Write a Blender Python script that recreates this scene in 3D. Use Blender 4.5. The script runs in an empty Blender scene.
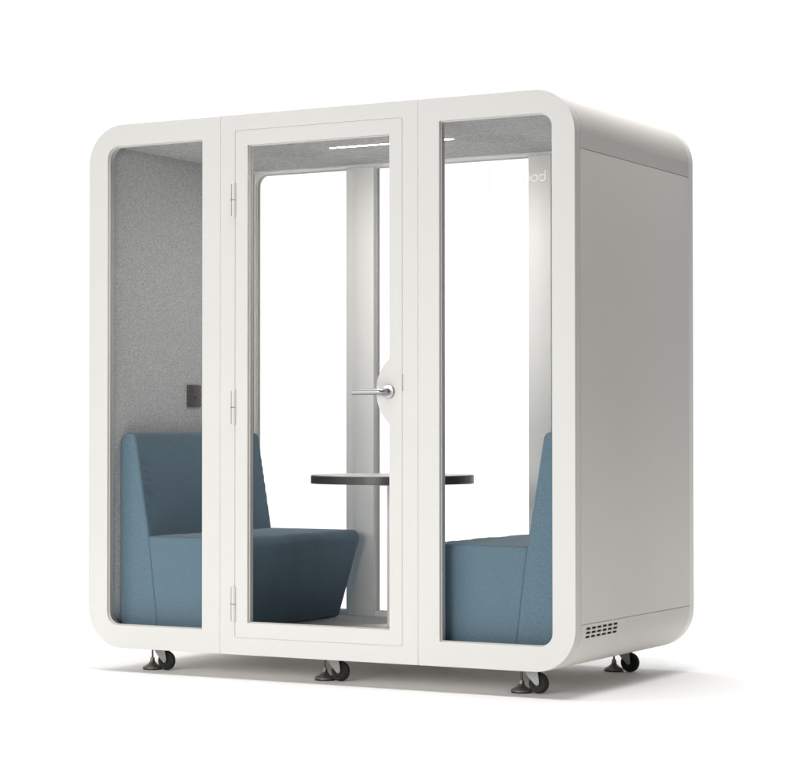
import bpy, bmesh, math, random
from mathutils import Vector, Matrix
random.seed(7)
S = bpy.context.scene
C = S.collection
PI = math.pi

# ------------------------------------------------------------------ materials
def new_mat(name):
    m = bpy.data.materials.new(name); m.use_nodes = True
    nt = m.node_tree
    return m, nt, nt.nodes['Principled BSDF']

def N(nt, kind, **kw):
    n = nt.nodes.new(kind)
    for k, v in kw.items():
        if k in n.inputs: n.inputs[k].default_value = v
        else: setattr(n, k, v)
    return n

def paint(name, col, rough=0.5, bump=0.004, spec=0.4, var=0.015):
    m, nt, b = new_mat(name)
    tc = N(nt, 'ShaderNodeTexCoord')
    big = N(nt, 'ShaderNodeTexNoise', Scale=2.3, Detail=3.0)
    fine = N(nt, 'ShaderNodeTexNoise', Scale=900.0, Detail=2.0)
    nt.links.new(tc.outputs['Object'], big.inputs['Vector']); nt.links.new(tc.outputs['Object'], fine.inputs['Vector'])
    r = N(nt, 'ShaderNodeValToRGB')
    r.color_ramp.elements[0].position = 0.3; r.color_ramp.elements[1].position = 0.7
    r.color_ramp.elements[0].color = (*[c * (1 - var) for c in col], 1); r.color_ramp.elements[1].color = (*[min(1, c * (1 + var)) for c in col], 1)
    nt.links.new(big.outputs['Fac'], r.inputs['Fac']); nt.links.new(r.outputs['Color'], b.inputs['Base Color'])
    mr = N(nt, 'ShaderNodeMapRange'); mr.inputs['To Min'].default_value = rough - 0.05; mr.inputs['To Max'].default_value = rough + 0.05
    nt.links.new(big.outputs['Fac'], mr.inputs['Value']); nt.links.new(mr.outputs['Result'], b.inputs['Roughness'])
    bp = N(nt, 'ShaderNodeBump', Strength=bump, Distance=0.001)
    nt.links.new(fine.outputs['Fac'], bp.inputs['Height']); nt.links.new(bp.outputs['Normal'], b.inputs['Normal'])
    b.inputs['Specular IOR Level'].default_value = spec
    return m

def textile(name, cols, scale, stretch=(1, 1, 1), bump=0.35, dist=0.002, lump=0.0, sheen=0.15):
    """fibre texture: two noises multiplied into a three-colour ramp, with a woven bump"""
    m, nt, b = new_mat(name)
    tc = N(nt, 'ShaderNodeTexCoord')
    mp = N(nt, 'ShaderNodeMapping'); mp.inputs['Scale'].default_value = stretch
    nt.links.new(tc.outputs['Object'], mp.inputs['Vector'])
    a = N(nt, 'ShaderNodeTexNoise', Scale=scale, Detail=4.0, Roughness=0.7)
    c = N(nt, 'ShaderNodeTexNoise', Scale=scale * 0.45, Detail=3.0, Roughness=0.65)
    for n in (a, c): nt.links.new(mp.outputs['Vector'], n.inputs['Vector'])
    mx = N(nt, 'ShaderNodeMath', operation='MULTIPLY_ADD'); mx.inputs[1].default_value = 0.55
    nt.links.new(a.outputs['Fac'], mx.inputs[0])
    sc = N(nt, 'ShaderNodeMath', operation='MULTIPLY'); sc.inputs[1].default_value = 0.45
    nt.links.new(c.outputs['Fac'], sc.inputs[0]); nt.links.new(sc.outputs[0], mx.inputs[2])
    r = N(nt, 'ShaderNodeValToRGB')
    e = r.color_ramp.elements
    e[0].position = 0.41; e[0].color = (*cols[0], 1)
    e[1].position = 0.59; e[1].color = (*cols[2], 1)
    x = e.new(0.5); x.color = (*cols[1], 1)
    nt.links.new(mx.outputs[0], r.inputs['Fac']); nt.links.new(r.outputs['Color'], b.inputs['Base Color'])
    bp = N(nt, 'ShaderNodeBump', Strength=bump, Distance=dist)
    nt.links.new(mx.outputs[0], bp.inputs['Height'])
    if lump:
        l = N(nt, 'ShaderNodeTexNoise', Scale=9.0, Detail=2.0)
        nt.links.new(tc.outputs['Object'], l.inputs['Vector'])
        b2 = N(nt, 'ShaderNodeBump', Strength=lump, Distance=0.02)
        nt.links.new(l.outputs['Fac'], b2.inputs['Height']); nt.links.new(b2.outputs['Normal'], bp.inputs['Normal'])
    nt.links.new(bp.outputs['Normal'], b.inputs['Normal'])
    b.inputs['Roughness'].default_value = 0.95; b.inputs['Specular IOR Level'].default_value = 0.15
    b.inputs['Sheen Weight'].default_value = sheen; b.inputs['Sheen Roughness'].default_value = 0.5
    return m

def metal(name, col, rough, aniso=0.0):
    m, nt, b = new_mat(name)
    tc = N(nt, 'ShaderNodeTexCoord'); n = N(nt, 'ShaderNodeTexNoise', Scale=160.0, Detail=3.0)
    nt.links.new(tc.outputs['Object'], n.inputs['Vector'])
    mr = N(nt, 'ShaderNodeMapRange'); mr.inputs['To Min'].default_value = rough - 0.06; mr.inputs['To Max'].default_value = rough + 0.08
    nt.links.new(n.outputs['Fac'], mr.inputs['Value']); nt.links.new(mr.outputs['Result'], b.inputs['Roughness'])
    b.inputs['Base Color'].default_value = (*col, 1); b.inputs['Metallic'].default_value = 1.0
    return m

def glass(name):
    m, nt, b = new_mat(name)
    nt.nodes.remove(b)
    out = nt.nodes['Material Output']
    t = N(nt, 'ShaderNodeBsdfTransparent'); t.inputs['Color'].default_value = (0.996, 0.997, 0.996, 1)
    g = N(nt, 'ShaderNodeBsdfGlossy', Roughness=0.02)
    f = N(nt, 'ShaderNodeFresnel', IOR=1.06)
    mx = N(nt, 'ShaderNodeMixShader')
    nt.links.new(f.outputs[0], mx.inputs[0]); nt.links.new(t.outputs[0], mx.inputs[1]); nt.links.new(g.outputs[0], mx.inputs[2])
    nt.links.new(mx.outputs[0], out.inputs['Surface'])
    return m

WHITE = paint('white_powder_coat', (0.655, 0.65, 0.632), 0.48)
WHITE_LIFTED = paint('white_coat_brightened', (0.86, 0.852, 0.83), 0.5)  # the same white paint made lighter, standing in for fill light indoors
SHELL = paint('white_shell_coat', (0.72, 0.70, 0.668), 0.6, spec=0.25)
GASKET = paint('grey_gasket', (0.58, 0.56, 0.53), 0.6)
BLACK = paint('black_rubber', (0.014, 0.014, 0.014), 0.5, 0.3, 0.4)
TYRE = paint('caster_rubber', (0.010, 0.010, 0.010), 0.5, 0.1, 0.3)
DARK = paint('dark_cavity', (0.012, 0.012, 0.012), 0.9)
SOCKET = paint('anthracite_plastic', (0.075, 0.07, 0.065), 0.45)
EDGE = paint('dark_edge_band', (0.040, 0.036, 0.034), 0.35, 0.05, 0.5)
TOPW = paint('white_laminate', (0.80, 0.79, 0.76), 0.4)
ZINC = metal('zinc_plate', (0.30, 0.295, 0.29), 0.45)
NICKEL = metal('brushed_nickel', (0.27, 0.255, 0.235), 0.36)
ROD = metal('dark_steel', (0.10, 0.095, 0.09), 0.4)
CHROME = metal('satin_chrome', (0.40, 0.40, 0.41), 0.32)
FELT = textile('grey_felt', [(0.31, 0.31, 0.312), (0.53, 0.53, 0.532), (0.74, 0.74, 0.742)], 500, (1, 1, 1), 0.5, 0.002)
CEILF = textile('grey_ceiling_felt', [(0.28, 0.28, 0.28), (0.47, 0.47, 0.47), (0.66, 0.66, 0.658)], 210, (0.6, 1.6, 1), 0.5, 0.002)
CARPET = textile('grey_carpet', [(0.36, 0.36, 0.362), (0.50, 0.495, 0.50), (0.65, 0.645, 0.64)], 240, (1, 1, 1), 0.7, 0.004)
FABRIC = textile('blue_wool_fabric', [(0.096, 0.142, 0.178), (0.143, 0.212, 0.266), (0.156, 0.268, 0.345)], 620, (1.0, 1.0, 1.6), 0.25, 0.0010, 0.06)
GLASS = glass('clear_glass')
LETTER = paint('white_vinyl', (0.86, 0.86, 0.86), 0.5)
GROUND = paint('white_studio_floor', (0.96, 0.96, 0.96), 0.7, 0.01, 0.1, 0.004)
LED, _nt, _b = new_mat('led_diffuser')
_b.inputs['Base Color'].default_value = (0.9, 0.9, 0.9, 1)
_b.inputs['Emission Color'].default_value = (1, 0.985, 0.96, 1); _b.inputs['Emission Strength'].default_value = 285.0

# ------------------------------------------------------------------ builders
def link(name, me, mat, parent=None):
    o = bpy.data.objects.new(name, me); C.objects.link(o)
    for m in (mat if isinstance(mat, (list, tuple)) else [mat]): me.materials.append(m)
    if parent: o.parent = parent
    return o

def empty(name, label, cat, loc=(0, 0, 0), group=None):
    o = bpy.data.objects.new(name, None); C.objects.link(o); o.location = loc; o.empty_display_size = 0.1
    o['label'] = label; o['category'] = cat
    if group: o['group'] = group
    return o

def rr(x0, z0, x1, z1, rads, n=14):
    """rounded rectangle, counter-clockwise; radii bl, br, tr, tl"""
    if not isinstance(rads, (list, tuple)): rads = [rads] * 4
    cs = [(x0, z0, 1, 1, PI), (x1, z0, -1, 1, 1.5 * PI), (x1, z1, -1, -1, 0), (x0, z1, 1, -1, 0.5 * PI)]
    out = []
    for (cx, cz, sx, sz, a0), r in zip(cs, rads):
        if r < 1e-4: out.append((cx, cz)); continue
        for i in range(n + 1):
            a = a0 + 0.5 * PI * i / n
            out.append((cx + sx * r + r * math.cos(a), cz + sz * r + r * math.sin(a)))
    return out

def flats(me):
    for p in me.polygons: p.use_smooth = max(abs(c) for c in p.normal) < 0.9997
def plate_mesh(name, outer, holes, y0, y1, bevel=0.0015, res=2):
    """flat XZ outline with holes, extruded from y0 to y1, edges bevelled"""
    cu = bpy.data.curves.new(name, 'CURVE'); cu.dimensions = '2D'; cu.fill_mode = 'BOTH'
    cu.extrude = (y1 - y0) / 2 - bevel; cu.bevel_depth = bevel; cu.bevel_resolution = res; cu.offset = -bevel
    for poly in [outer] + list(holes):
        sp = cu.splines.new('POLY'); sp.points.add(len(poly) - 1); sp.use_cyclic_u = True
        for p, (x, z) in zip(sp.points, poly): p.co = (x, z, 0, 1)
    t = bpy.data.objects.new(name, cu); C.objects.link(t)
    dg = bpy.context.evaluated_depsgraph_get()
    me = bpy.data.meshes.new_from_object(t.evaluated_get(dg))
    bpy.data.objects.remove(t); bpy.data.curves.remove(cu)
    me.transform(Matrix.Translation((0, (y0 + y1) / 2, 0)) @ Matrix.Rotation(PI / 2, 4, 'X'))
    bm = bmesh.new(); bm.from_mesh(me)
    bmesh.ops.remove_doubles(bm, verts=bm.verts, dist=1e-6)
    bmesh.ops.recalc_face_normals(bm, faces=bm.faces); bm.normal_update()
    for f in bm.faces: f.smooth = abs(f.normal.y) < 0.9
    bm.to_mesh(me); bm.free(); me.name = name
    me.materials.clear()
    me.set_sharp_from_angle(angle=math.radians(40)); flats(me)
    return me

def plate(name, outer, holes, y0, y1, mat, parent, bevel=0.0015, res=2):
    return link(name, plate_mesh(name, outer, holes, y0, y1, bevel, res), mat, parent)

def bm_box(bm, lo, hi, bev=0.0, seg=2):
    r = bmesh.ops.create_cube(bm, size=1.0)
    vs = r['verts']
    for v in vs: v.co = Vector([lo[i] + (v.co[i] + 0.5) * (hi[i] - lo[i]) for i in range(3)])
    if bev:
        es = list({e for v in vs for e in v.link_edges})
        bmesh.ops.bevel(bm, geom=es, offset=bev, segments=seg, affect='EDGES', profile=0.5)

def bm_lathe(bm, prof, cx=0, cy=0, n=40, axis='Z', mat=0, cap=True):
    """prof: (radius, height) pairs from bottom to top; axis through (cx, cy)"""
    rings = []
    for r, h in prof:
        ring = []
        for i in range(n):
            a = 2 * PI * i / n
            if axis == 'Z': co = (cx + r * math.cos(a), cy + r * math.sin(a), h)
            else: co = (cx + r * math.cos(a), h, cy + r * math.sin(a))          # axis Y, centre (x, z)
            ring.append(bm.verts.new(co))
        rings.append(ring)
    fs = []
    for a, b in zip(rings, rings[1:]):
        for i in range(n):
            fs.append(bm.faces.new((a[i], a[(i + 1) % n], b[(i + 1) % n], b[i])))
    if cap:
        fs.append(bm.faces.new(rings[0][::-1])); fs.append(bm.faces.new(rings[-1]))
    for f in fs: f.material_index = mat
    return fs

def finish(name, bm, mat, parent=None, ang=35):
    bmesh.ops.recalc_face_normals(bm, faces=bm.faces)
    me = bpy.data.meshes.new(name)
    for f in bm.faces: f.smooth = True
    bm.to_mesh(me); bm.free()
    me.set_sharp_from_angle(angle=math.radians(ang))
    return link(name, me, mat, parent)

def box(name, lo, hi, mat, parent, bev=0.001):
    bm = bmesh.new(); bm_box(bm, lo, hi, bev); return finish(name, bm, mat, parent)

def tube_mesh(name, paths, rad, res=6):
    cu = bpy.data.curves.new(name, 'CURVE'); cu.dimensions = '3D'; cu.bevel_depth = rad; cu.bevel_resolution = res; cu.use_fill_caps = True
    for pts, cyc in paths:
        sp = cu.splines.new('POLY'); sp.points.add(len(pts) - 1); sp.use_cyclic_u = cyc
        for p, c in zip(sp.points, pts): p.co = (*c, 1)
    t = bpy.data.objects.new(name, cu); C.objects.link(t)
    me = bpy.data.meshes.new_from_object(t.evaluated_get(bpy.context.evaluated_depsgraph_get()))
    bpy.data.objects.remove(t); bpy.data.curves.remove(cu)
    me.materials.clear(); me.name = name
    for p in me.polygons: p.use_smooth = True
    me.set_sharp_from_angle(angle=math.radians(50))
    return me

# ------------------------------------------------------------------ the office pod
W, D, ZB, ZT, R = 2.2, 1.202, 0.0984, 2.2578, 0.165
FT = 0.048                                # thickness of the front frame
pod = empty('office_pod', 'large white framed meeting booth with rounded corners, glass front and door, on casters', 'office pod', (1.1, 0.6, 0))
pod_off = Vector((1.1, 0.6, 0))
S1, S2 = 0.6511, 1.5489                   # module seams
OZ0, OZ1 = 0.192, 2.168                   # window openings
parts = []
def P(o): parts.append(o); return o

GLETTER = []
def pane_and_gasket(frame, hole_fn, yg, mirror=False):
    """glass pane and its gasket, both sub-parts of the frame; hole_fn(inset) gives the outline"""
    plate('gasket', hole_fn(-0.002), [hole_fn(0.004)], yg - 0.005, yg + 0.011, GASKET, frame, 0.0008, 1)
    plate('window_pane', hole_fn(-0.001), [], yg, yg + 0.006, GLASS, frame, 0.0004, 1)

q = 0.0014                                # half a seam
lhole = lambda i: rr(0.0946 + i, OZ0 + i, 0.563 - i, OZ1 - i, [0.052 - i, 0.003, 0.003, 0.052 - i])
rhole = lambda i: rr(1.640 + i, OZ0 + i, 2.1065 - i, OZ1 - i, [0.003, 0.052 - i, 0.052 - i, 0.003])
left = P(plate('window_frame', rr(0, ZB, S1 - q, ZT, [R, 0, 0, R]), [lhole(0)], 0, FT, WHITE, None, 0.002, 3))
right = P(plate('window_frame', rr(S2 + q, ZB, W, ZT, [0, R, R, 0]), [rhole(0)], 0, FT, WHITE, None, 0.002, 3))
DX0, DX1, DZ0, DZ1 = 0.7200, 1.4802, 0.1662, 2.194
mid = P(plate('door_frame', rr(S1 + q, ZB, S2 - q, ZT, 0), [rr(DX0, DZ0, DX1, DZ1, 0.006)], 0, FT, WHITE, None, 0.0012, 2))
pane_and_gasket(left, lhole, 0.018); pane_and_gasket(right, rhole, 0.018)

# recessed fillers behind the seams
def seam(name, lo, hi): return box(name, lo, hi, WHITE, mid, 0)
seam('seam_strip', (S1 - 0.006, 0.0022, ZB + 0.004), (S1 + 0.006, 0.040, ZT - 0.004))
seam('seam_strip', (S2 - 0.006, 0.0022, ZB + 0.004), (S2 + 0.006, 0.040, ZT - 0.004))
plate('door_stop', rr(DX0 - 0.006, DZ0 - 0.006, DX1 + 0.006, DZ1 + 0.006, 0.006), [rr(DX0 + 0.008, DZ0 + 0.008, DX1 - 0.008, DZ1 - 0.008, 0.004)], 0.0034, 0.041, WHITE, mid, 0.0005, 1)

# the door leaf, with the round lock plate swelling into its opening
g = 0.0017
AX0, AX1, AZ0, AZ1 = 0.779, 1.4236, 0.2264, 2.1325
bump = []
cxb, czb, rb = 1.531, 1.1435, 0.1655
hb = math.sqrt(rb ** 2 - (cxb - AX1) ** 2)
a1 = math.atan2(-hb, AX1 - cxb); a2 = math.atan2(hb, AX1 - cxb)
a1 %= 2 * PI; a2 %= 2 * PI
def door_hole(i):
    pts = [(AX0 + i, AZ0 + i), (AX1 - i, AZ0 + i)]
    r = rb + i; h = math.sqrt(r * r - (cxb - AX1 + i) ** 2)
    s = math.atan2(-h, AX1 - i - cxb) % (2 * PI); e = math.atan2(h, AX1 - i - cxb) % (2 * PI)
    pts += [(cxb + r * math.cos(s + (e - s) * k / 28), czb + r * math.sin(s + (e - s) * k / 28)) for k in range(29)]
    return pts + [(AX1 - i, AZ1 - i), (AX0 + i, AZ1 - i)]
door = P(plate('door', rr(DX0 + g, DZ0 + g, DX1 - g, DZ1 - g, 0.006), [door_hole(0)], 0.0004, 0.045, WHITE, None, 0.001, 2))
pane_and_gasket(door, door_hole, 0.020)

# lever handle
bm = bmesh.new()
HX, HZ = 1.4195, 1.141
bm_lathe(bm, [(0.0265, 0.002), (0.0265, -0.0075), (0.0255, -0.0088), (0.0130, -0.0092), (0.0118, -0.016)], HX, HZ, 48, 'Y')
path = [(HX, -0.008, HZ), (HX, -0.030, HZ)]
for k in range(1, 9):
    a = PI / 2 * k / 8; path.append((HX - 0.020 * (1 - math.cos(a)), -0.030 - 0.020 * math.sin(a), HZ))
path += [(1.2895, -0.050, HZ - 0.0005)]
tm = tube_mesh('lever', [(path, False)], 0.0112)
bm.from_mesh(tm)
finish('handle', bm, CHROME, door)
box('latch_plate', (1.4785, -0.0012, 1.1435), (1.4842, 0.010, 1.2040), ZINC, door, 0.0006)
for z0, z1 in ((1.8475, 1.9855), (1.0150, 1.1550), (0.2285, 0.3705)):
    bm = bmesh.new(); zm = (z0 + z1) / 2
    bm_lathe(bm, [(0.006, z0), (0.0085, z0 + 0.002), (0.0085, zm - 0.0012)], 0.7165, -0.0035, 24)
    bm_lathe(bm, [(0.0085, zm + 0.0012), (0.0085, z1 - 0.002), (0.006, z1)], 0.7165, -0.0035, 24)
    bm_box(bm, (0.7035, -0.0022, z0 + 0.003), (0.7165, 0.002, z1 - 0.003), 0.0006)
    bm_lathe(bm, [(0.006, zm - 0.002), (0.006, zm + 0.002)], 0.7165, -0.0035, 24, 'Z', 1)
    bm_box(bm, (0.7005, -0.0031, zm - 0.0009), (0.7150, -0.0015, zm + 0.0009))
    for f in bm.faces:
        c = f.calc_center_median()
        if c.x < 0.7155 and abs(c.z - zm) < 0.001: f.material_index = 1
    finish('hinge', bm, [WHITE, DARK], door)

# lettering on the right-hand pane: an open rounded square and thin round letters
def arc(cx, cz, r, a0, a1, n=18): return [(cx + r * math.cos(a0 + (a1 - a0) * k / n), cz + r * math.sin(a0 + (a1 - a0) * k / n)) for k in range(n + 1)]
def glyph(ch):
    if ch == 's': return 0.55, [arc(0.28, 0.76, 0.24, PI * 0.15, PI * 1.5, 12)[:-1] + arc(0.28, 0.26, 0.26, PI / 2, -PI * 0.85, 12)]
    if ch == 'i': return 0.0, [[(0, 0), (0, 1)], [(0, 1.42), (0, 1.46)]]
    if ch == 'l': return 0.0, [[(0, 0), (0, 1.65)]]
    if ch == 'e': return 1.0, [[(0.0, 0.5), (1.0, 0.5)], arc(0.5, 0.5, 0.5, 0, PI * 1.78)]
    if ch == 'n': return 0.8, [[(0, 0), (0, 1)], [(0, 0.6)] + arc(0.4, 0.6, 0.4, PI, 0)[1:] + [(0.8, 0)]]
    if ch == 't': return 0.55, [[(0.27, 0), (0.27, 1.4)], [(0, 1), (0.55, 1)]]
    if ch == 'p': return 1.0, [arc(0.5, 0.5, 0.5, 0, 2 * PI, 28), [(0, 1), (0, -0.6)]]
    if ch == 'o': return 1.0, [arc(0.5, 0.5, 0.5, 0, 2 * PI, 28)]
    if ch == 'd': return 1.0, [arc(0.5, 0.5, 0.5, 0, 2 * PI, 28), [(1, 0), (1, 1.65)]]
paths = []; x = 0.0; XH = 0.0240; gap = 0.30
for ch in 'silentpod':
    w, strokes = glyph(ch)
    for st in strokes: paths.append(([(1.873 + (x + a) * XH, 0, 1.9185 + b * XH) for a, b in st], False))
    x += w + gap
fr = rr(1.8425, 1.889, 1.9085, 1.982, 0.011, 8)
# start the frame after the gap the word passes through
k0 = next(i for i, p in enumerate(fr) if p[0] > 1.9080 and p[1] < 1.92)
up = next(i for i, p in enumerate(fr) if p[0] > 1.9080 and p[1] > 1.95)
seq = [(1.9085, 1.951)] + fr[up:] + fr[:k0 + 1] + [(1.9085, 1.912)]
paths.append(([(a, 0, b) for a, b in seq], False))
lm = tube_mesh('lettering', paths, 0.00165, 3)
lm.transform(Matrix.Translation((0, 0.0176, 0)) @ Matrix.Diagonal((1, 0.25, 1, 1)))
link('lettering', lm, LETTER, right)

# outer shell: core ring + skins with fine grooves between them
body = lambda i: rr(i, ZB + i, W - i, ZT - i, R - i, 20)
IX0, IX1, IZ0, IZ1 = 0.080, 2.120, 0.160, 2.186
P(plate('shell_core', body(0.0036), [rr(IX0, IZ0, IX1, IZ1, 0)], FT - 0.002, D - FT + 0.002, SHELL, None, 0.0005, 1))
Y0, Y1 = FT + 0.0022, D - FT - 0.0022
ZL, ZU = 0.2739, 2.0355
def band(zlo, zhi, top):
    """U-shaped skin round the top or the bottom of the body"""
    outer = [p for p in body(0) if (p[1] >= zhi if top else p[1] <= zlo)]
    inner = [p for p in body(0.0042) if (p[1] >= zhi if top else p[1] <= zlo)]
    z = zhi if top else zlo
    if top:      # body order: bl, br, tr, tl -> starts at right going over the top to the left
        o = [(W, z)] + outer + [(0, z)]; i = [(W - 0.0042, z)] + inner + [(0.0042, z)]
    else:
        o = [(0, z)] + outer + [(W, z)]; i = [(0.0042, z)] + inner + [(W - 0.0042, z)]
    return o + i[::-1]
P(plate('roof_panel', band(0, ZU + 0.0012, True), [], Y0, Y1, SHELL, None, 0.0008, 2))
skirt_me = plate_mesh('base_panel', band(ZL - 0.0012, 0, False), [], Y0, Y1, 0.0008, 2)
skirt = P(link('base_panel', skirt_me, SHELL))
for sx in (0, 1):
    x0, x1 = (0, 0.0042) if sx == 0 else (W - 0.0042, W)
    P(box('side_panel', (x0, Y0, ZL + 0.0012), (x1, Y1, ZU - 0.0012), SHELL, None, 0.0008))
# vent slots cut through the base panel on the right-hand side
cut = bmesh.new()
slots = []
for i in range(6):
    for j in range(3):
        yc = 0.1190 + i * 0.0512; zc = 0.2568 - j * 0.0155
        slots.append((yc, zc))
        prof = rr(yc - 0.0205, zc - 0.0044, yc + 0.0205, zc + 0.0044, 0.0042, 5)
        a = [cut.verts.new((W - 0.020, y, z)) for y, z in prof]; b = [cut.verts.new((W + 0.01, y, z)) for y, z in prof]
        n = len(prof); cut.faces.new(a[::-1]); cut.faces.new(b)
        for k in range(n): cut.faces.new((a[k], a[(k + 1) % n], b[(k + 1) % n], b[k]))
bmesh.ops.recalc_face_normals(cut, faces=cut.faces)
cm = bpy.data.meshes.new('cutter'); cut.to_mesh(cm); cut.free()
co = bpy.data.objects.new('cutter', cm); C.objects.link(co)
md = skirt.modifiers.new('b', 'BOOLEAN'); md.operation = 'DIFFERENCE'; md.object = co; md.solver = 'EXACT'
nm = bpy.data.meshes.new_from_object(skirt.evaluated_get(bpy.context.evaluated_depsgraph_get()))
skirt.modifiers.clear(); skirt.data = nm
for p in nm.polygons: p.use_smooth = abs(p.normal.y) < 0.999
nm.set_sharp_from_angle(angle=math.radians(40)); flats(nm)
bpy.data.objects.remove(co)
bm = bmesh.new()

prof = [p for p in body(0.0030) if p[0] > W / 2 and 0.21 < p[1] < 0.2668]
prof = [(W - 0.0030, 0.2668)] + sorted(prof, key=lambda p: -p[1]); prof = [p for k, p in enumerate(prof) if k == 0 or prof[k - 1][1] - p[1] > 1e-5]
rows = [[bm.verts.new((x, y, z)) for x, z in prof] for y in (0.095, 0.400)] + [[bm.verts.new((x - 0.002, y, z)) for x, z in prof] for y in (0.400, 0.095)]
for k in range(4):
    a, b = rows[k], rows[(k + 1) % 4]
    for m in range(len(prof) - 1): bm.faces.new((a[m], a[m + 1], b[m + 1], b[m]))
finish('vent_backing', bm, DARK, skirt)  # near-black sheet standing in for the shade inside the slots
# interior linings
P(box('wall_panel', (0.081, 0.0505, 0.1605), (0.0905, D - 0.0505, 2.1855), FELT, None, 0.001))
P(box('wall_panel', (W - 0.0905, 0.0505, 0.1605), (W - 0.081, D - 0.0505, 2.1855), FELT, None, 0.001))
holes = []; fields = []
for x0, x1 in ((0.470, 0.765), (1.435, 1.730)):
    xm = (x0 + x1) / 2; fields.append((x0, x1))
    for r, cnt in enumerate((7, 10, 13, 14, 13, 10, 7)):
        for c in range(cnt):
            holes.append([(xm + (c - (cnt - 1) / 2) * 0.021 + 0.0055 * math.cos(2 * PI * k / 10), 0.510 + r * 0.036 + 0.0055 * math.sin(2 * PI * k / 10)) for k in range(10)])
cme = plate_mesh('ceiling_panel', [(0.0907, 0.0505), (W - 0.0907, 0.0505), (W - 0.0907, 1.092), (0.0907, 1.092)], holes, 2.175, 2.181, 0.0005, 1)
cme.transform(Matrix(((1, 0, 0, 0), (0, 0, 1, 0), (0, 1, 0, 0), (0, 0, 0, 1)))); cme.flip_normals()
ceil = P(link('ceiling_panel', cme, CEILF))
box('ceiling_trim', (0.0907, 1.0925, 2.169), (W - 0.0907, 1.150, 2.1852), WHITE_LIFTED, ceil, 0.001)
P(box('carpet', (0.0907, 0.0505, 0.1605), (W - 0.0907, D - 0.0505, 0.170), CARPET, None, 0.001))
lamp = P(box('ceiling_light', (0.850, 0.526, 2.1746), (1.430, 0.5435, 2.1760), WHITE, None, 0.0008))
box('diffuser', (0.853, 0.5290, 2.1744), (1.427, 0.5405, 2.1755), LED, lamp, 0.0005)
for x0, x1 in fields: box('vent_dark_backing', (x0 - 0.01, 0.495, 2.1806), (x1 + 0.01, 0.745, 2.1850), DARK, ceil, 0.0005)  # solid near-black boxes, painted as the shade above the ceiling holes
sock = P(box('power_socket', (0.0900, 0.597, 1.0972), (0.1035, 0.693, 1.1935), SOCKET, None, 0.002))
bm = bmesh.new()
bm_lathe(bm, [(0.0045, 0.0), (0.0045, 0.0012)], 0, 0, 20)
bmesh.ops.transform(bm, matrix=Matrix.Translation((0.1030, 0.645, 1.1375)) @ Matrix.Rotation(PI / 2, 4, 'Y'), verts=bm.verts)
finish('socket_hole', bm, DARK, sock)

# back wall: one frame with three glazed openings, cover strips at the posts
B0, B1 = D - 0.042, D
bl = lambda i: rr(0.0946 + i, OZ0 + i, 0.575 - i, OZ1 - i, [0.052 - i, 0.003, 0.003, 0.052 - i])
bc = lambda i: rr(0.722 + i, OZ0 + i, 1.478 - i, OZ1 - i, 0.003)
br = lambda i: rr(1.625 + i, OZ0 + i, 2.1054 - i, OZ1 - i, [0.003, 0.052 - i, 0.052 - i, 0.003])
back = P(plate('back_frame', body(0), [bl(0), bc(0), br(0)], D - FT, D, WHITE_LIFTED, None, 0.002, 3))
for h in (bl, bc, br): pane_and_gasket(back, h, D - 0.026)
for x0, x1 in ((0.618, 0.7215), (1.4785, 1.582)):
    box('post_cover', (x0, D - FT - 0.010, 0.1703), (x1, D - FT + 0.002, 2.1688), WHITE_LIFTED, back, 0.0012)

# levelling feet and casters
def foot_mesh():
    bm = bmesh.new()
    bm_lathe(bm, [(0.0395, 0.0), (0.0405, 0.001), (0.0405, 0.0062)], 0, 0, 40, 'Z', 1)
    bm_lathe(bm, [(0.0408, 0.0060), (0.0410, 0.0105), (0.0395, 0.0128), (0.0305, 0.0175), (0.0190, 0.0235), (0.0125, 0.0300), (0.0098, 0.0345)], 0, 0, 40, 'Z', 0)
    bm_lathe(bm, [(0.0112, 0.0340), (0.0112, 0.0410)], 0, 0, 6, 'Z', 0)
    bm_lathe(bm, [(0.0085, 0.0410), (0.0085, 0.0490), (0.0065, 0.0500)], 0, 0, 24, 'Z', 0)
    prof = []
    for k in range(14): prof += [(0.0042, 0.0490 + k * 0.0045), (0.0036, 0.0512 + k * 0.0045)]
    bm_lathe(bm, prof, 0, 0, 14, 'Z', 2)
    bmesh.ops.recalc_face_normals(bm, faces=bm.faces)
    me = bpy.data.meshes.new('levelling_foot')
    for f in bm.faces: f.smooth = True
    bm.to_mesh(me); bm.free(); me.set_sharp_from_angle(angle=math.radians(35))
    me.materials.append(NICKEL); me.materials.append(BLACK); me.materials.append(ROD)
    return me
FOOT = foot_mesh()
WR = 0.0400
def wheel_mesh():
    bm = bmesh.new(); w = 0.0125
    bm_lathe(bm, [(0.010, -w + 0.003), (0.022, -w + 0.0025), (0.0235, -w + 0.0005), (0.029, -w), (0.0305, -w + 0.002), (0.0335, -w + 0.0015), (0.0375, -w + 0.003), (WR - 0.0004, -w + 0.007), (WR, 0),
                  (WR - 0.0004, w - 0.007), (0.0375, w - 0.003), (0.0335, w - 0.0015), (0.0305, w - 0.002), (0.029, w), (0.0235, w - 0.0005), (0.022, w - 0.0025), (0.010, w - 0.003)], 0, WR, 48, 'Y')
    bmesh.ops.recalc_face_normals(bm, faces=bm.faces)
    me = bpy.data.meshes.new('wheel')
    for f in bm.faces: f.smooth = True
    bm.to_mesh(me); bm.free(); me.set_sharp_from_angle(angle=math.radians(30)); me.materials.append(TYRE)
    return me
WHEEL = wheel_mesh()
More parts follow.
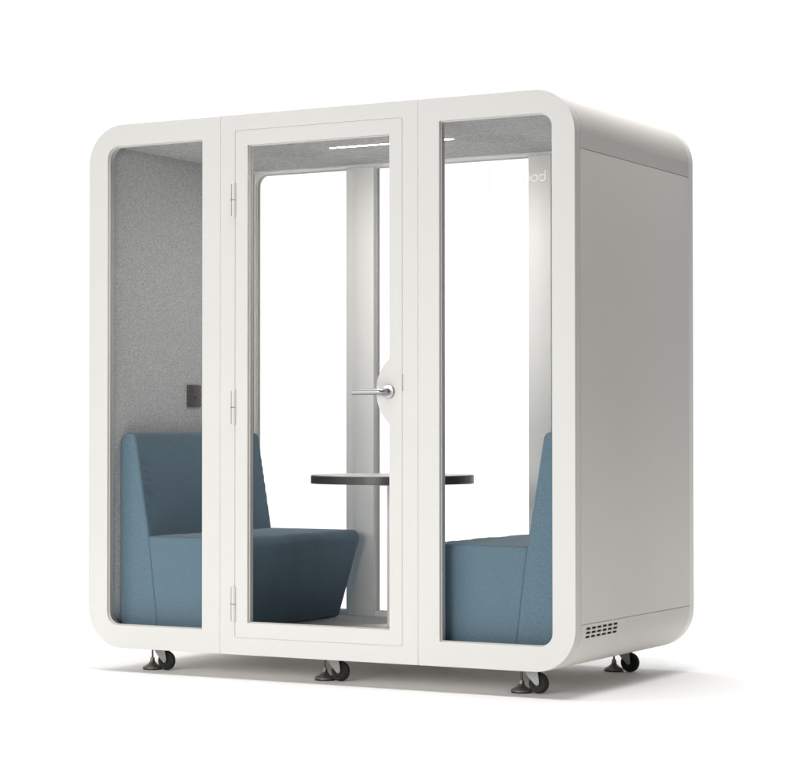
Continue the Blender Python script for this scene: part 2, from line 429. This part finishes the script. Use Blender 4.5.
def fork_mesh():
    bm = bmesh.new()
    for s in (-1, 1):
        prof = [(-0.052, 0.0955), (-0.001, 0.0955), (0.004, 0.072), (0.0085, 0.046), (0.0085, 0.0385), (0.0040, 0.0330), (-0.0030, 0.0320), (-0.0090, 0.0355), (-0.0300, 0.0560), (-0.0450, 0.0740), (-0.0520, 0.0860)]
        y0, y1 = (s * 0.0165 - 0.0012, s * 0.0165 + 0.0012)
        a = [bm.verts.new((x, y0, z)) for x, z in prof]; b = [bm.verts.new((x, y1, z)) for x, z in prof]
        n = len(prof); bm.faces.new(a); bm.faces.new(b[::-1])
        for k in range(n): bm.faces.new((a[k], b[k], b[(k + 1) % n], a[(k + 1) % n]))
        bm_lathe(bm, [(0.0062, s * 0.0165 - 0.0035), (0.0062, s * 0.0165 + 0.0035)], 0, 0.0400, 6, 'Y')
    bm_lathe(bm, [(0.0035, -0.017), (0.0035, 0.017)], 0, 0.0400, 12, 'Y')
    bm_box(bm, (-0.060, -0.0300, 0.0945), (0.006, 0.0300, 0.0985), 0.0008)
    bmesh.ops.recalc_face_normals(bm, faces=bm.faces)
    me = bpy.data.meshes.new('fork'); bm.to_mesh(me); bm.free(); me.materials.append(ZINC)
    return me
FORK = fork_mesh()
for fy in (0.155, D - 0.155):
    for fx in (0.2165, 1.0476, 1.909):
        o = bpy.data.objects.new('levelling_foot', FOOT); C.objects.link(o); o.location = (fx, fy, 0); P(o)
        f = bpy.data.objects.new('caster_fork', FORK); C.objects.link(f); f.location = (fx + 0.0715, fy, 0); P(f)
        w = bpy.data.objects.new('wheel', WHEEL); C.objects.link(w); w.parent = f
        f.rotation_euler = (0, 0, random.uniform(-0.05, 0.05))
for o in parts:
    o.parent = pod; o.matrix_parent_inverse = Matrix.Translation(-pod_off)

# ------------------------------------------------------------------ sofas
SY0, SY1 = 0.092, 1.066
def resample(poly, step):
    out = []
    for (x0, z0), (x1, z1) in zip(poly, poly[1:] + poly[:1]):
        d = math.hypot(x1 - x0, z1 - z0); n = max(1, int(d / step))
        for k in range(n): out.append((x0 + (x1 - x0) * k / n, z0 + (z1 - z0) * k / n))
    return out
def round_poly(corners, n=8):
    """corners: (x, z, r) counter-clockwise"""
    out = []; m = len(corners)
    for i in range(m):
        x, z, r = corners[i]; p = Vector((x, z))
        a = (Vector(corners[i - 1][:2]) - p).normalized(); b = (Vector(corners[(i + 1) % m][:2]) - p).normalized()
        ang = a.angle(b); t = r / math.tan(ang / 2)
        if r < 1e-4: out.append((x, z)); continue
        c = p + (a + b).normalized() * (r / math.sin(ang / 2))
        s = p + a * t - c; e = p + b * t - c
        a0 = math.atan2(s.y, s.x); a1 = math.atan2(e.y, e.x)
        while a1 < a0: a1 += 2 * PI
        for k in range(n + 1):
            u = a0 + (a1 - a0) * k / n; out.append((c.x + r * math.cos(u), c.y + r * math.sin(u)))
    return out
def cushion(name, corners, y0, y1, er, parent, disp=None, step=0.012, ny=64):
    """upholstered block: XZ profile swept along Y with soft ends; disp(p, n) pushes the cloth"""
    prof = resample(round_poly(corners), step); n = len(prof)
    nor = []
    for i in range(n):
        t = Vector(prof[(i + 1) % n]) - Vector(prof[i - 1]); nor.append(Vector((t.y, -t.x)).normalized())
    rows = []
    ne = 7
    # rows from the end (deepest inset) inwards
    ends = []
    for k in range(ne + 1):
        a = PI / 2 * k / ne                      # 0 at the flat end face, 90 deg where the sweep starts
        ends.append((er * (1 - math.cos(a)), er * (1 - math.sin(a))))
    ys = [(y0 + dy, ins) for dy, ins in ends] + [(y0 + er + (y1 - y0 - 2 * er) * k / ny, 0) for k in range(1, ny)] + [(y1 - dy, ins) for dy, ins in ends[::-1]]
    bm = bmesh.new(); rings = []
    for y, ins in ys:
        ring = []
        for (x, z), m in zip(prof, nor):
            p = Vector((x - m.x * ins, y, z - m.y * ins))
            if disp: p += Vector((m.x, 0, m.y)) * disp(p, m)
            ring.append(bm.verts.new(p))
        rings.append(ring)
    for a, b in zip(rings, rings[1:]):
        for i in range(n): bm.faces.new((a[i], b[i], b[(i + 1) % n], a[(i + 1) % n]))
    bm.faces.new(rings[0]); bm.faces.new(rings[-1][::-1])
    return finish(name, bm, FABRIC, parent, 50)

def back_disp(p, m, rip=1.0):
    d = 0.0
    if m.x > 0.5 and 0.57 < p.z < 0.955:
        win = math.sin(PI * (p.z - 0.57) / 0.385)
        d += rip * 0.0060 * win * math.sin((p.z + 0.35 * p.y) * 2 * PI / 0.034 + 2 * math.sin(p.z * 17)) * math.exp(-((p.y - SY0 - 0.045) / 0.030) ** 2)
        d += rip * 0.0016 * win * math.sin((p.z - 0.20 * p.y) * 2 * PI / 0.043 + 1.3 * math.sin(p.z * 23)) * math.exp(-((p.y - SY1 + 0.02) / 0.05) ** 2)
        d += 0.003 * math.sin(PI * (p.y - SY0) / (SY1 - SY0)) * win
    return d
def seat_disp(p, m):
    d = 0.0
    u = math.sin(PI * min(1, max(0, (p.y - SY0) / (SY1 - SY0))))
    if m.y > 0.6: d += 0.007 * u * math.sin(PI * min(1, max(0, (p.x - 0.24) / 0.46)))
    if m.x > 0.6:
        d += 0.006 * u * math.sin(PI * min(1, max(0, (p.z - 0.17) / 0.38)))
        d += 0.0012 * math.sin((p.y + 0.7 * p.z) * 38 + 2 * math.sin(p.z * 9)) * u
    d += 0.0015 * math.sin(p.y * 21 + p.x * 13 + 1.2 * math.sin(p.y * 37)) * u * (1 if m.y > 0.3 else 0)
    return d

def make_sofa(rip):
    t = empty('sofa', '', 'sofa', (0, 0, 0))
    b = cushion('backrest', [(0.0945, 0.1712, 0.011), (0.2875, 0.1712, 0.011), (0.2400, 0.552, 0.5), (0.1680, 0.9845, 0.026), (0.0945, 0.9845, 0.045)], SY0, SY1, 0.010, t, lambda p, m: back_disp(p, m, rip), 0.006, 90)
    s = cushion('seat', [(0.2838, 0.1712, 0.010), (0.5900, 0.1712, 0.015), (0.7080, 0.5570, 0.034), (0.2358, 0.5570, 0.010)], SY0 + 0.001, SY1 - 0.001, 0.010, t, seat_disp)
    return t
sofa = make_sofa(1.0)
sofa['label'] = 'blue fabric sofa with tall back, below the dark socket on the grey felt wall'
sofa['group'] = 'facing sofas inside the booth'
sofa2 = make_sofa(0.0); sofa2['group'] = sofa['group']
sofa2.location = (W, D - 0.044, 0); sofa2.rotation_euler = (0, 0, PI)
sofa2['label'] = 'blue fabric bench seat on the right, seen behind the glass with the lettering'

# ------------------------------------------------------------------ table
TX, TY = 1.111, 0.600
tab = empty('round_table', 'round white topped pedestal table with dark edge between the two blue sofas', 'table', (TX, TY, 0.1701))
def tpart(name, fn, mat):
    bm = bmesh.new(); fn(bm); return finish(name, bm, mat, tab)
TZ0, TZ1, TR = 0.7745 - 0.1701, 0.8110 - 0.1701, 0.3380
tpart('table_top', lambda bm: bm_lathe(bm, [(TR - 0.004, TZ0 + 0.004), (TR - 0.004, TZ1 - 0.003), (TR - 0.001, TZ1 - 0.001), (TR - 0.002, TZ1)], 0, 0, 128), TOPW)
tpart('edge_band', lambda bm: (bm_lathe(bm, [(TR - 0.010, TZ0), (TR - 0.001, TZ0), (TR, TZ0 + 0.001), (TR, TZ1 - 0.0045), (TR - 0.0045, TZ1 - 0.0040)], 0, 0, 128, cap=False)), EDGE)
tpart('underside', lambda bm: bm_lathe(bm, [(TR - 0.0095, TZ0 + 0.0006), (TR - 0.0095, TZ0 + 0.005)], 0, 0, 96), EDGE)
tpart('column', lambda bm: bm_lathe(bm, [(0.032, 0.012), (0.022, 0.016), (0.022, TZ0 - 0.010), (0.060, TZ0 - 0.009), (0.060, TZ0 + 0.0005)], 0, 0, 48), TOPW)
tpart('base', lambda bm: bm_lathe(bm, [(0.203, 0.0), (0.203, 0.004), (0.196, 0.0068), (0.060, 0.0120), (0.031, 0.0135)], 0, 0, 96), TOPW)

# ------------------------------------------------------------------ floor
bm = bmesh.new()
bmesh.ops.create_circle(bm, cap_ends=True, segments=96, radius=3.6)
gme = bpy.data.meshes.new('ground'); bm.to_mesh(gme); bm.free()
gme.transform(Matrix.Translation((1.0, 0.0, 0))); ground = link('ground', gme, GROUND); ground['kind'] = 'structure'

# ------------------------------------------------------------------ light: world white behind, dimmed elsewhere to shade the right side; key and added lamps
wd = bpy.data.worlds.new('World'); S.world = wd; wd.use_nodes = True
nt = wd.node_tree; bg = nt.nodes['Background']
tc = N(nt, 'ShaderNodeTexCoord')
nrm = N(nt, 'ShaderNodeVectorMath', operation='NORMALIZE'); nt.links.new(tc.outputs['Generated'], nrm.inputs[0])
dot = N(nt, 'ShaderNodeVectorMath', operation='DOT_PRODUCT'); nt.links.new(nrm.outputs['Vector'], dot.inputs[0])
dv = Vector((-0.40, 0.90, 0.0)).normalized(); dot.inputs[1].default_value = dv
mr = N(nt, 'ShaderNodeMapRange', interpolation_type='SMOOTHSTEP')
mr.inputs['From Min'].default_value = 0.40; mr.inputs['From Max'].default_value = 0.80
mr.inputs['To Min'].default_value = 0.06; mr.inputs['To Max'].default_value = 1.20
nt.links.new(dot.outputs['Value'], mr.inputs['Value'])
nt.links.new(mr.outputs['Result'], bg.inputs['Strength'])
bg.inputs['Color'].default_value = (1, 1, 1, 1)

def area(name, loc, target, sx, sy, power, col=(1, 1, 1)):
    l = bpy.data.lights.new(name, 'AREA'); l.shape = 'RECTANGLE'; l.size = sx; l.size_y = sy; l.energy = power; l.color = col
    o = bpy.data.objects.new(name, l); C.objects.link(o); o.location = loc
    o.rotation_euler = (Vector(target) - Vector(loc)).to_track_quat('-Z', 'Y').to_euler()
    return o
area('softbox_key', (-2.4, -6.8, 2.5), (0.9, 0.2, 1.1), 5.2, 2.8, 185, (1.0, 0.985, 0.965))
area('added_fill_light', (1.2, -6.8, 1.6), (0.9, 0.4, 0.8), 2.0, 2.4, 190, (1.0, 0.985, 0.965))  # added lamp, brightens the rear posts and carpet inside
area('added_top_light', (-0.4, 0.7, 7.0), (-0.3, 0.5, 0.0), 5.0, 6.4, 430, (1.0, 0.99, 0.975))  # added overhead lamp, lifts the ground to pure white
area('added_side_light', (3.3, -0.5, 9.0), (3.2, -0.4, 0.0), 2.6, 5.0, 490, (1.0, 0.985, 0.965))  # added lamp above the right edge, whitens the ground beside the pod

# ------------------------------------------------------------------ camera
f, cx, cy, yaw, pit = 2239.18, 328.20, 397.32, 0.525907, 0.0170906
cam = bpy.data.cameras.new('camera'); co = bpy.data.objects.new('camera', cam); C.objects.link(co)
cam.sensor_width = 36; cam.sensor_fit = 'HORIZONTAL'; cam.lens = f / 805 * 36
cam.shift_x = (402.5 - cx) / 805; cam.shift_y = (cy - 388) / 805
co.location = (5.539017, -7.558022, 0.972294); co.rotation_euler = (PI / 2 + pit, 0, yaw)
cam.clip_end = 200; cam.clip_start = 0.05
S.camera = co
S.render.engine = 'CYCLES'
S.cycles.max_bounces = 16; S.cycles.transparent_max_bounces = 24; S.cycles.diffuse_bounces = 10; S.cycles.caustics_reflective = False
S.view_settings.view_transform = 'Standard'; S.view_settings.look = 'None'; S.view_settings.exposure = 0; S.view_settings.gamma = 1
S.render.resolution_x = 1024; S.render.resolution_y = 987
